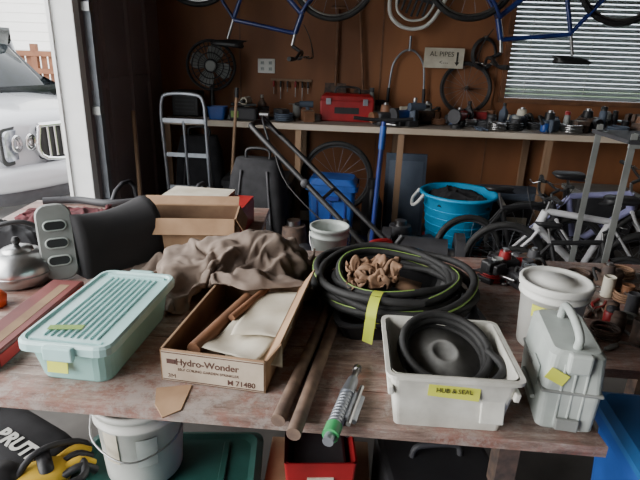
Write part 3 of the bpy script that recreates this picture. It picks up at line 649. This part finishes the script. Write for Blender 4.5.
TZ=.7505
b=B()
b.loft([(.17,.34,0,.03),(.175,.35,.006,.035),(.198,.388,.098,.035)],M_mint,cap1=False)
b.loft([(.228,.418,.092,.035),(.228,.418,.110,.035),(.218,.408,.116,.03),(.205,.395,.116,.03),(.197,.387,.109,.03)],M_mintlid,cap0=False)
for i in range(9): b.box((-.064+i*.016,0,.111),(.005,.33,.006),M_mintlid,bev=.002)
for y in (-.18,.18): b.box((0,y,.112),(.17,.012,.005),M_mintlid)
for sg in (-1,1): b.box((0,sg*.214,.098),(.07,.016,.035),M_mintlid,bev=.004)
for x,y,w,d,h,m in ((-.03,-.09,.09,.12,.05,M_paper),(.04,-.03,.05,.16,.06,M_white),(-.02,.08,.10,.13,.045,M_dgrey),(.03,.12,.06,.06,.07,M_lgrey)): b.box((x,y,.008+h/2),(w,d,h),m,bev=.004,rot=(0,0,x*400))
b.box((-.02,-.195,.055),(.05,.0015,.04),M_ytag,rot=(-7,0,0)); b.box((-.03,-.13,.1155),(.08,.02,.001),M_lime,rot=(0,0,10))
b.done('mint_storage_container',(-.550,1.205,TZ),-6)
b=B(); b.box((0,0,.022),(.10,.44,.044),M_maroon,bev=.004); b.box((0,0,.0445),(.09,.42,.002),M_maroon); b.box((.01,0,.0458),(.03,.36,.001),M_cardin); b.box((0.051,0,.022),(.002,.40,.03),M_redbox); b.done('red_tool_carton',(-.80,1.27,TZ),-3)
b=B(); b.lathe([(0,0),(.085,0),(.098,.01),(.102,.04),(.095,.075),(.07,.10),(.045,.108)],M_steel,seg=36); b.lathe([(.048,.107),(.046,.114),(.02,.124),(0,.126)],M_steel,seg=30); b.lathe([(0,.125),(.008,.126),(.014,.14),(.008,.152),(0,.153)],M_black,seg=16)
b.tube(crom([(.085,0,.045),(.12,0,.065),(.135,0,.10),(.15,0,.115)],5),[.02]*4+[.016]*4+[.012]*8,M_steel,10)
b.tube(crom([(-.08,0,.09),(-.085,0,.16),(-.03,0,.2),(.05,0,.19),(.075,0,.15)],6),.008,M_black); b.ring((0,0,.04),.102,.003,M_steel,seg=36,s2=5)
b.done('camping_kettle',(-.985,1.57,TZ),200)
b=B(); b.lathe([(0,0),(.03,0),(.035,.03),(.02,.05),(0,.052)],M_orange); b.cyl((0,0,.03),(-.12,.02,.03),.014,M_orange); b.done('orange_hand_pump',(-.965,1.385,TZ))
b=B(); old=b.M; b.M=old@Tr((0,0,.002))@RM(-12,0,30)
b.loft([(.10,.245,0,.035),(.11,.255,.01,.04),(.10,.245,.022,.035)],M_grey,c=(0,0.02,.13),rot=(90,0,0))
for i in range(3):
    z=.07+i*.058
    b.loft([(.062,.026,0,.013),(.062,.026,.006,.013)],M_black,c=(0,-.001,z),rot=(90,0,0))
    b.tube([(x,-.004,z+y) for x,y in rrect(.066,.030,.0149,5)],.003,M_lgrey,6,True)
b.M=old
vs=[];fs=[];ns=12;na=10
for i in range(ns+1):
    t=i/ns; cx=.02+.17*t; cy=.06+.24*t; hh=.215-.02*math.sin(t*math.pi)+.005*t*t; ww=.065+.04*t
    for k in range(na+1):
        a=math.pi*k/na; px=math.cos(a); pz=math.sin(a)**.45
        vs.append((cx-ww*px*.80,cy+ww*px*.60,max(.0,hh*pz)))
for i in range(ns):
    for k in range(na): a=i*(na+1)+k; fs.append((a,a+1,a+na+2,a+na+1))
fs.append(list(range(na+1))); fs.append(list(range(ns*(na+1),(ns+1)*(na+1))))
b.add(vs,fs,M_hood,True)
b.done('plastic_vent_hood',(-.85,1.57,TZ),0)
heap('black_work_trousers',(-1.2,1.88,TZ),.36,.2,.10,M_blackcloth,2.4)
b=B(); b.tube(crom([(-.2,0,.02),(-.05,.04,.02),(.12,0,.02),(.25,.06,.02)],6),.018,M_dgrey); b.done('rubber_pipe',(-1.15,2.42,TZ),0)
def openbox(name,loc,rz,w,d,h,mo,mi_,flaps=(),th=.004,extra=None):
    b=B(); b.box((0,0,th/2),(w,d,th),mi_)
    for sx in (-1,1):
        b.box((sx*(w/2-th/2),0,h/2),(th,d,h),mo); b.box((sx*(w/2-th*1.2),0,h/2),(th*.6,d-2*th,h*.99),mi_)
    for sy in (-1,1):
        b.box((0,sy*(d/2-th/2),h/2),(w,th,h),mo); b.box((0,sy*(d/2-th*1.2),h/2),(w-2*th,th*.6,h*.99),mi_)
    for side,l,ang in flaps:
        old=b.M
        if side in 'LR':
            sg=-1 if side=='L' else 1; b.M=old@Tr((sg*w/2,0,h))@RM(0,sg*ang,0); b.box((sg*l/2,0,0),(l,d*.98,th),mo)
        else:
            sg=-1 if side=='F' else 1; b.M=old@Tr((0,sg*d/2,h))@RM(-sg*ang,0,0); b.box((0,sg*l/2,0),(w*.98,l,th),mo)
        b.M=old
    if extra: extra(b)
    return b.done(name,loc,rz)
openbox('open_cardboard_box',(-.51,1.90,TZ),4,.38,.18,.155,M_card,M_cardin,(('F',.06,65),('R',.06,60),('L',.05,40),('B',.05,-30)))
b=B(); b.box((0,0,.055),(.36,.26,.11),M_redbox,bev=.003); b.box((0,-.131,.055),(.3,.003,.05),M_maroon); b.loft([(.28,.28,.10,.005,-.05,0),(.28,.28,.14,.005,-.05,0)],M_paper); b.box((.13,-.0,.115),(.1,.24,.01),M_redbox); b.box((-.05,-.1415,.12),(.2,.003,.025),M_redbox); b.done('red_and_white_box',(-.50,2.18,TZ),-6)
def ex(b):
    w,d,h=.255,.44,.085
    b.box((0,-d/2-.0012,h/2),(w-.008,.001,h-.006),M_cardgrey)
    for z in (.006,h-.006): b.box((0,-d/2-.002,z),(w-.01,.001,.002),M_brownink)
    b.text('Hydro-Wonder',.024,M_brownink,(-.012,-d/2-.002,.056),(90,0,0),.0004); b.text('SELF COILING GARDEN SPRINKLER',.0095,M_brownink,(-.01,-d/2-.002,.036),(90,0,0)); b.text('M 71480',.019,M_brownink,(.070,-d/2-.002,.017),(90,0,0),.0004); b.text('3M',.016,M_brownink,(-.1,-d/2-.002,.016),(90,0,0)); b.box((-.10,-d/2-.002,.056),(.022,.001,.012),M_brownink)
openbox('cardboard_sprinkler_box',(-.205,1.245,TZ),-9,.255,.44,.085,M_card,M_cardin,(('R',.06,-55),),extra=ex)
b=B(); b.cyl((0,-.15,.0),(.02,.15,.0),.018,M_handle); b.done('wooden_dowel',(-.262,1.24,TZ+.056),-14)
b=B(); b.cyl((0,-.10,.0),(.03,.10,.005),.010,M_handle); b.done('wooden_dowel.001',(-.205,1.33,TZ+.070),-14)
def sheet(name,loc,rz,w,d,s):
    b=B(); n=14; vs=[];fs=[]
    for i in range(n+1):
        for j in range(n+1):
            x=(i/n-.5)*w; y=(j/n-.5)*d; vs.append((x,y,.014+.012*noise.noise(Vector((x*14+s,y*12,s)))+.004*math.sin(y*40+x*20)))
    for i in range(n):
        for j in range(n): a=i*(n+1)+j; fs.append((a,a+1,a+n+2,a+n+1))
    b.add(vs,fs,M_paper,True); o=b.done(name,loc,rz); md=o.modifiers.new('s','SOLIDIFY'); md.thickness=.001
sheet('instruction_sheets',(-.130,1.27,TZ+.055),-8,.14,.26,1.0); sheet('instruction_sheets.001',(-.175,1.16,TZ+.045),-24,.15,.20,4.0); sheet('instruction_sheets.002',(-.155,1.13,TZ+.03),5,.14,.16,7.0)
b=B(); b.poly([(-.04,.03),(.04,.04),(.03,-.05),(-.005,-.075),(-.03,-.03)],.003,M_card); b.done('cardboard_scrap',(-.325,.985,TZ+.0),5)
b=B(); b.tube([(-.075,.895,.017),(.0,1.25,.017),(.06,1.56,.017)],.0155,M_bar,14); b.done('rusty_steel_bar',(0,0,TZ))
b=B(); b.tube([(-.04,.855,.017),(.035,1.25,.017),(.12,1.72,.017)],.0155,M_bar,14); b.done('rusty_steel_bar.001',(0.0,0,TZ))
b=B(); b.cyl((0,-.11,.02),(0,.02,.02),.017,M_alu,seg=12); b.cyl((0,.02,.02),(0,.09,.02),.020,M_alu,.014); b.cyl((0,.09,.02),(0,.13,.022),.009,M_steel); b.cyl((0,.13,.022),(0,.145,.022),.012,M_steel)
for i in range(9): b.ring((0,-.09+i*.012,.02),.017,.0018,M_alu,(90,0,0),16,5)
b.box((.03,-.02,.02),(.03,.10,.012),M_alu,rot=(0,20,0),bev=.003); b.cyl((0,-.135,.02),(0,-.10,.02),.020,M_gtape,seg=12); b.cyl((0,-.155,.02),(0,-.135,.02),.013,M_alu); b.cyl((.03,-.09,.025),(.03,.06,.025),.006,M_steel)
b.done('threaded_clamp',(.068,.970,TZ),-16,sc=.9)
b=B(); b.loft([(.38,.34,0,.04),(.42,.38,.05,.04),(.43,.39,.05,.04),(.43,.39,.056,.04),(.40,.36,.056,.04),(.36,.32,.008,.04)],M_black); b.done('black_plastic_tray',(.25,1.44,TZ),4)
b=B(); pts=[]
turns=9; N=turns*48
for i in range(N):
    a=2*math.pi*i/48-1.2; tn=i/48
    R=.212+.045*math.sin(tn*2.1+1.0)*.9+.007*math.sin(a*3+tn); z=.062+.055*(tn/turns)+.008*math.sin(a*2+tn*1.3)
    pts.append((R*math.cos(a),R*.98*math.sin(a),z))
b.tube(pts,.0115,M_rubber,10)
for k in (2,7):
    b.tube([Vector((p[0]*1.002,p[1]*1.002,p[2]+.0098)) for p in pts[k*48:(k+1)*48]],.0026,M_lime,6)
b.tube([Vector((p[0]*1.042,p[1]*1.042,p[2])) for p in pts[6*48:7*48-4]],.0034,M_lime,6)
a=rad(-108); cx,cy=.222*math.cos(a),.222*math.sin(a); rdir=Vector((math.cos(a),math.sin(a),0)); tdir=Vector((-math.sin(a),math.cos(a),0)); c=Vector((cx,cy,.09))
loop=[c+rdir*(.064*math.cos(t))+Vector((0,0,.047*math.sin(t))) for t in [2*math.pi*i/20 for i in range(20)]]
vs=[];fs=[]
for p in loop: vs+=[p-tdir*.014,p+tdir*.014]
for i in range(20): j=(i+1)%20; fs.append((2*i,2*j,2*j+1,2*i+1))
b.add(vs,fs,M_yel,True)
q=c+rdir*.066; b.add([q-tdir*.014,q+tdir*.014,q+tdir*.012+rdir*.012+Vector((0,0,-.065)),q-tdir*.016+rdir*.010+Vector((0,0,-.06))],[(0,1,2,3)],M_yel)
b.done('coiled_garden_hose',(.228,1.485,TZ),0)
def glove(name,loc,rot,s=1.0):
    b=B(); b.sph((0,0,.02),(.048,.055,.02),M_leather); b.loft([(.075,.03,0,.014),(.088,.035,.04,.016),(.105,.045,.09,.02)],M_leather,c=(0,-.03,.022),rot=(90,0,0),smooth=True)
    for x,l in ((-.034,.06),(-.012,.072),(.012,.07),(.034,.055)): b.tube(crom([(x,.03,.02),(x*1.1,.03+l*.5,.036),(x*1.2,.03+l*.85,.026),(x*1.2,.03+l,.008)],4),[.013]*9+[.012,.011,.008,.004],M_leather,10)
    b.tube(crom([(.035,-.02,.02),(.065,.01,.03),(.07,.04,.022)],5),[.016]*8+[.014,.011,.006],M_leather,10)
    return b.done(name,loc,rot=rot,sc=s)
glove('leather_work_glove',(.20,1.46,TZ+.085),(15,12,75),.9)
# parts bin
b=B(); b.loft([(.225,.195,0,.012),(.262,.24,.142,.016),(.28,.26,.142,.02),(.28,.26,.134,.02),(.268,.248,.134,.018)],M_cream,cap1=False); b.loft([(.218,.188,.004,.012),(.255,.233,.142,.016)],M_cream,cap1=False)
for sx in (-1,1): b.box((sx*.128,.0,.10),(.012,.24,.02),M_cream,rot=(0,8*sx,0),bev=.003)
b.box((-.0,-.1175,.105),(.105,.0015,.028),M_ytag,rot=(-9,4,0)); b.text('HUB & SEAL',.014,M_ink,(0,-.1200,.108),(81,0,-1)); b.text('KIT',.011,M_ink,(.02,-.118,.097),(81,0,-1))
b.box((.085,-.111,.06),(.05,.006,.06),M_cream,rot=(-9,0,0),bev=.003)
b.done('parts_bin',(.290,1.010,TZ),-3)
M_mid=mat('worn_grey_rubber',(.24,.24,.23),(.13,.13,.125),rough=.7,scale=20)
b=B()
for i in range(4): b.ring((0,0,i*.012),.094+.005*(i%2),.009,M_rubber,(0,0,0),36,8)
b.lathe([(0,.014),(.022,.014),(.026,.022),(.034,.022),(.04,.010),(.085,.002),(.085,-.005),(0,-.005)],M_mid,seg=32)
b.tube(crom([(.09,-.02,.04),(.10,-.08,.05),(.04,-.115,.04),(-.04,-.11,.03)],6),.009,M_rubber)
b.done('rubber_hose_coil',(.293,1.042,TZ+.093),rot=(20,0,10))
bucket('white_lidded_bucket',(.640,1.285,TZ),.086,.19,M_white,M_white,[(-35,.105,.07,.035,M_ytag)],bail=False)
b=B(); b.loft([(.105,.20,0,.012),(.125,.225,.012,.015),(.13,.23,.10,.015),(.12,.22,.20,.02),(.10,.20,.21,.02)],M_lgrey)
for x in (-.025,.0,.025): b.box((x,-.112,.10),(.006,.008,.16),M_lgrey,bev=.002)
b.box((0,0,.11),(.134,.236,.008),M_grey,bev=.003); b.tube(crom([(-.0,-.08,.20),(0,-.085,.235),(0,-.03,.252),(0,.05,.248),(0,.07,.20)],6),.010,M_lgrey,10)
b.box((0,-.118,.19),(.05,.02,.05),M_lgrey,bev=.006); b.box((0,-.121,.03),(.05,.01,.03),M_grey,bev=.003)
b.box((-.0665,-.04,.12),(.002,.06,.05),M_lgrey); b.box((-.04,-.1165,.15),(.045,.0015,.03),M_ytag,rot=(0,25,0))
b.cyl((-.069,.05,.06),(-.069,-.07,.06),.006,M_lgrey); b.done('grey_tool_case',(.550,1.01,TZ),-10,sc=.92)
rg=random.Random(11); b=B(); pal=[M_rust,M_handle,M_red,M_grey,M_steel,M_leather,M_paper,M_dgrey,M_rust]
for i in range(60): addtool(b,rg.choice(['jar','coil','wrench','pliers','tape','can','screwdriver','engine']),rg.uniform(.80,1.30),rg.uniform(1.22,1.78),TZ,rg.uniform(0,360),rg,pal,.55)
b.done('assorted_hardware_parts')
rg=random.Random(12); b=B()
for i in range(20): addtool(b,rg.choice(['coil','wrench','pliers','can','vise','engine']),rg.uniform(.52,.95),rg.uniform(1.62,1.82),TZ,rg.uniform(0,360),rg,PDK[:6]+[M_red],.55)
b.done('assorted_hardware_parts.001')
b=B(); b.loft([(.34,.42,0,.03),(.42,.5,.66,.03),(.45,.53,.66,.03),(.45,.53,.69,.03),(.42,.5,.69,.03),(.41,.49,.66,.03),(.33,.41,.01,.03)],M_blue,cap1=True)
b.loft([(.46,.54,.695,.03),(.46,.54,.71,.03),(.42,.5,.72,.03)],mat('blue_lid',(.02,.10,.28),rough=.4)); b.box((-.1,0,.722),(.05,.4,.006),M_white)
b.done('blue_storage_bin',(.90,.83,0),-6)

# ---------------------------------------------------------------- below the table
b=B(); b.loft([(.50,.38,0,.04),(.54,.42,.215,.04)],M_green); b.loft([(.58,.46,.21,.04),(.58,.46,.235,.04),(.54,.42,.245,.04),(.50,.38,.238,.04)],M_green)
for x in (-.17,0,.17): b.box((x,0,.243),(.02,.34,.008),M_green,bev=.002)
b.done('green_storage_tote',(-.45,1.24,0),3)
bucket('white_paint_pail',(-.53,1.31,.25),.130,.27,M_white,None,[(20,.09,.06,.10,M_lgrey),(-28,.10,.05,.11,M_paper)],5)
M_yfab=mat('yellow_fabric',(.70,.46,.04),(.55,.34,.03),rough=.9)
b=B(); b.loft([(.50,.24,0,.08),(.56,.30,.06,.12),(.56,.30,.18,.13),(.46,.22,.27,.10),(.40,.16,.285,.06)],M_blackcloth,smooth=True,n=8)
b.text('BRUTE',.07,M_white,(.08,-.02,.290),(0,0,0),.003)
for x in (-.19,.22): b.tube(crom([(x,-.15,.1),(x,-.13,.26),(x*.9,-.02,.32),(x,.12,.26),(x,.15,.1)],5),.010,M_dgrey)
b.done('black_duffel_bag',(-1.0,1.38,0),-30)
b=B(); b.loft([(.16,.10,0,.04),(.18,.12,.03,.05),(.13,.08,.055,.04)],M_yfab,smooth=True)
for i in range(4): b.tube(crom([(.06,-.04+i*.027,.03),(.11,-.045+i*.03,.045),(.15,-.05+i*.033,.015)],4),.013,M_yfab if i%2 else M_black)
b.tube(crom([(-.10,0,.04),(-.14,-.08,.05),(-.05,-.10,.06),(.1,-.1,.05),(.12,0,.04)],5),.012,M_black)
b.loft([(.10,.09,0,.03),(.12,.11,.05,.04),(.08,.07,.08,.03)],M_black,c=(-.10,.03,.0),smooth=True); b.loft([(.05,.10,.0,.02),(.04,.09,.075,.02)],M_black,c=(.02,.01,0),smooth=True); b.done('yellow_work_gloves',(-.82,1.22,.24),35)
b=B(); b.box((0,0,.12),(.20,.22,.24),M_dgrey,bev=.01); b.done('storage_box.001',(-.85,1.17,0),10)
b=B(); b.loft([(.20,.22,0,.01),(.22,.24,.14,.01)],M_red,cap1=False); b.loft([(.19,.21,.005,.01),(.21,.23,.14,.01)],M_red,cap1=False); b.box((0,0,.06),(.17,.18,.06),M_dgrey,bev=.01); b.box((0,-.118,.06),(.08,.004,.05),M_paper); b.tube(crom([(-.09,0,.14),(-.07,0,.22),(.07,0,.22),(.09,0,.14)],5),.008,M_black); b.done('red_tool_tray',(.02,1.35,.201),3)
b=B(); b.box((0,0,.1),(.34,.3,.2),M_card,bev=.003); b.box((0,0,.2005),(.05,.3,.001),M_paper); b.done('cardboard_carton.001',(.02,1.35,0),-2)
b=B(); b.box((0,0,.14),(.36,.26,.28),M_black,bev=.02); b.box((0,-.135,.22),(.08,.01,.05),M_steel); b.tube(crom([(-.08,0,.28),(-.06,0,.32),(.06,0,.32),(.08,0,.28)],5),.01,M_dgrey); b.done('black_tool_case',(.40,1.35,0),6)

# ---------------------------------------------------------------- cloth drapes
collider((-.3,1.6,TZ-.26),(3,1.6,.5))
collider((-.205,1.245,TZ+.04),(.255,.44,.08),-9)
collider((-.51,1.90,TZ+.07),(.38,.18,.14),4)
collider((-.29,1.61,TZ+.05),(.42,.17,.10),12)
collider((-.24,1.63,TZ+.07),(.22,.09,.14),12)
collider((.26,1.50,TZ+.05),(.15,.12,.10))
simcloth('grey_work_shirt',(-.28,1.60,TZ),.60,.42,M_cloth,5.2,12,.30,TZ+.19,n=78,amp=.055,bend=.7,fq=8,fallback=(.13,.035,8))
simcloth('brown_rag',(.27,1.505,TZ),.20,.15,M_leather,8.2,10,.20,TZ+.14,n=40,amp=.045,bend=.8,fq=20,fallback=(.06,.02,14))
collider((-1.1,2.22,TZ-.26),(.7,.6,.5))
simcloth('dark_red_work_shirt',(-1.12,2.20,TZ),.40,.34,M_redcloth,6.1,8,.25,TZ+.06,n=48,amp=.03,bend=.5,fq=9,fallback=(.08,.03,8))
runcloth(28)

# ---------------------------------------------------------------- light
w=bpy.data.worlds.new('World'); bpy.context.scene.world=w; w.use_nodes=True; nt=w.node_tree
bg=nt.nodes['Background']; bg.inputs['Color'].default_value=(.94,.97,1.0,1); bg.inputs['Strength'].default_value=3.9
sd=bpy.data.lights.new('left_sky_light','SUN'); sd.energy=8.0; sd.angle=rad(60); sd.color=(1,.97,.93)  # added soft sun lamp, stands in for the bright sky on the left
so=bpy.data.objects.new('left_sky_light',sd); bpy.context.collection.objects.link(so)
so.rotation_euler=Vector((.85,.30,-.46)).to_track_quat('-Z','Y').to_euler()

# ---------------------------------------------------------------- camera
cam=bpy.data.cameras.new('camera'); co=bpy.data.objects.new('camera',cam); bpy.context.collection.objects.link(co)
cam.sensor_width=36; cam.lens=36*520/640; cam.clip_start=.05
co.matrix_world=Matrix.Translation((0,0,1.5))@Matrix.Rotation(rad(70),4,'X')@Matrix.Rotation(rad(2),4,'Z')
bpy.context.scene.camera=co
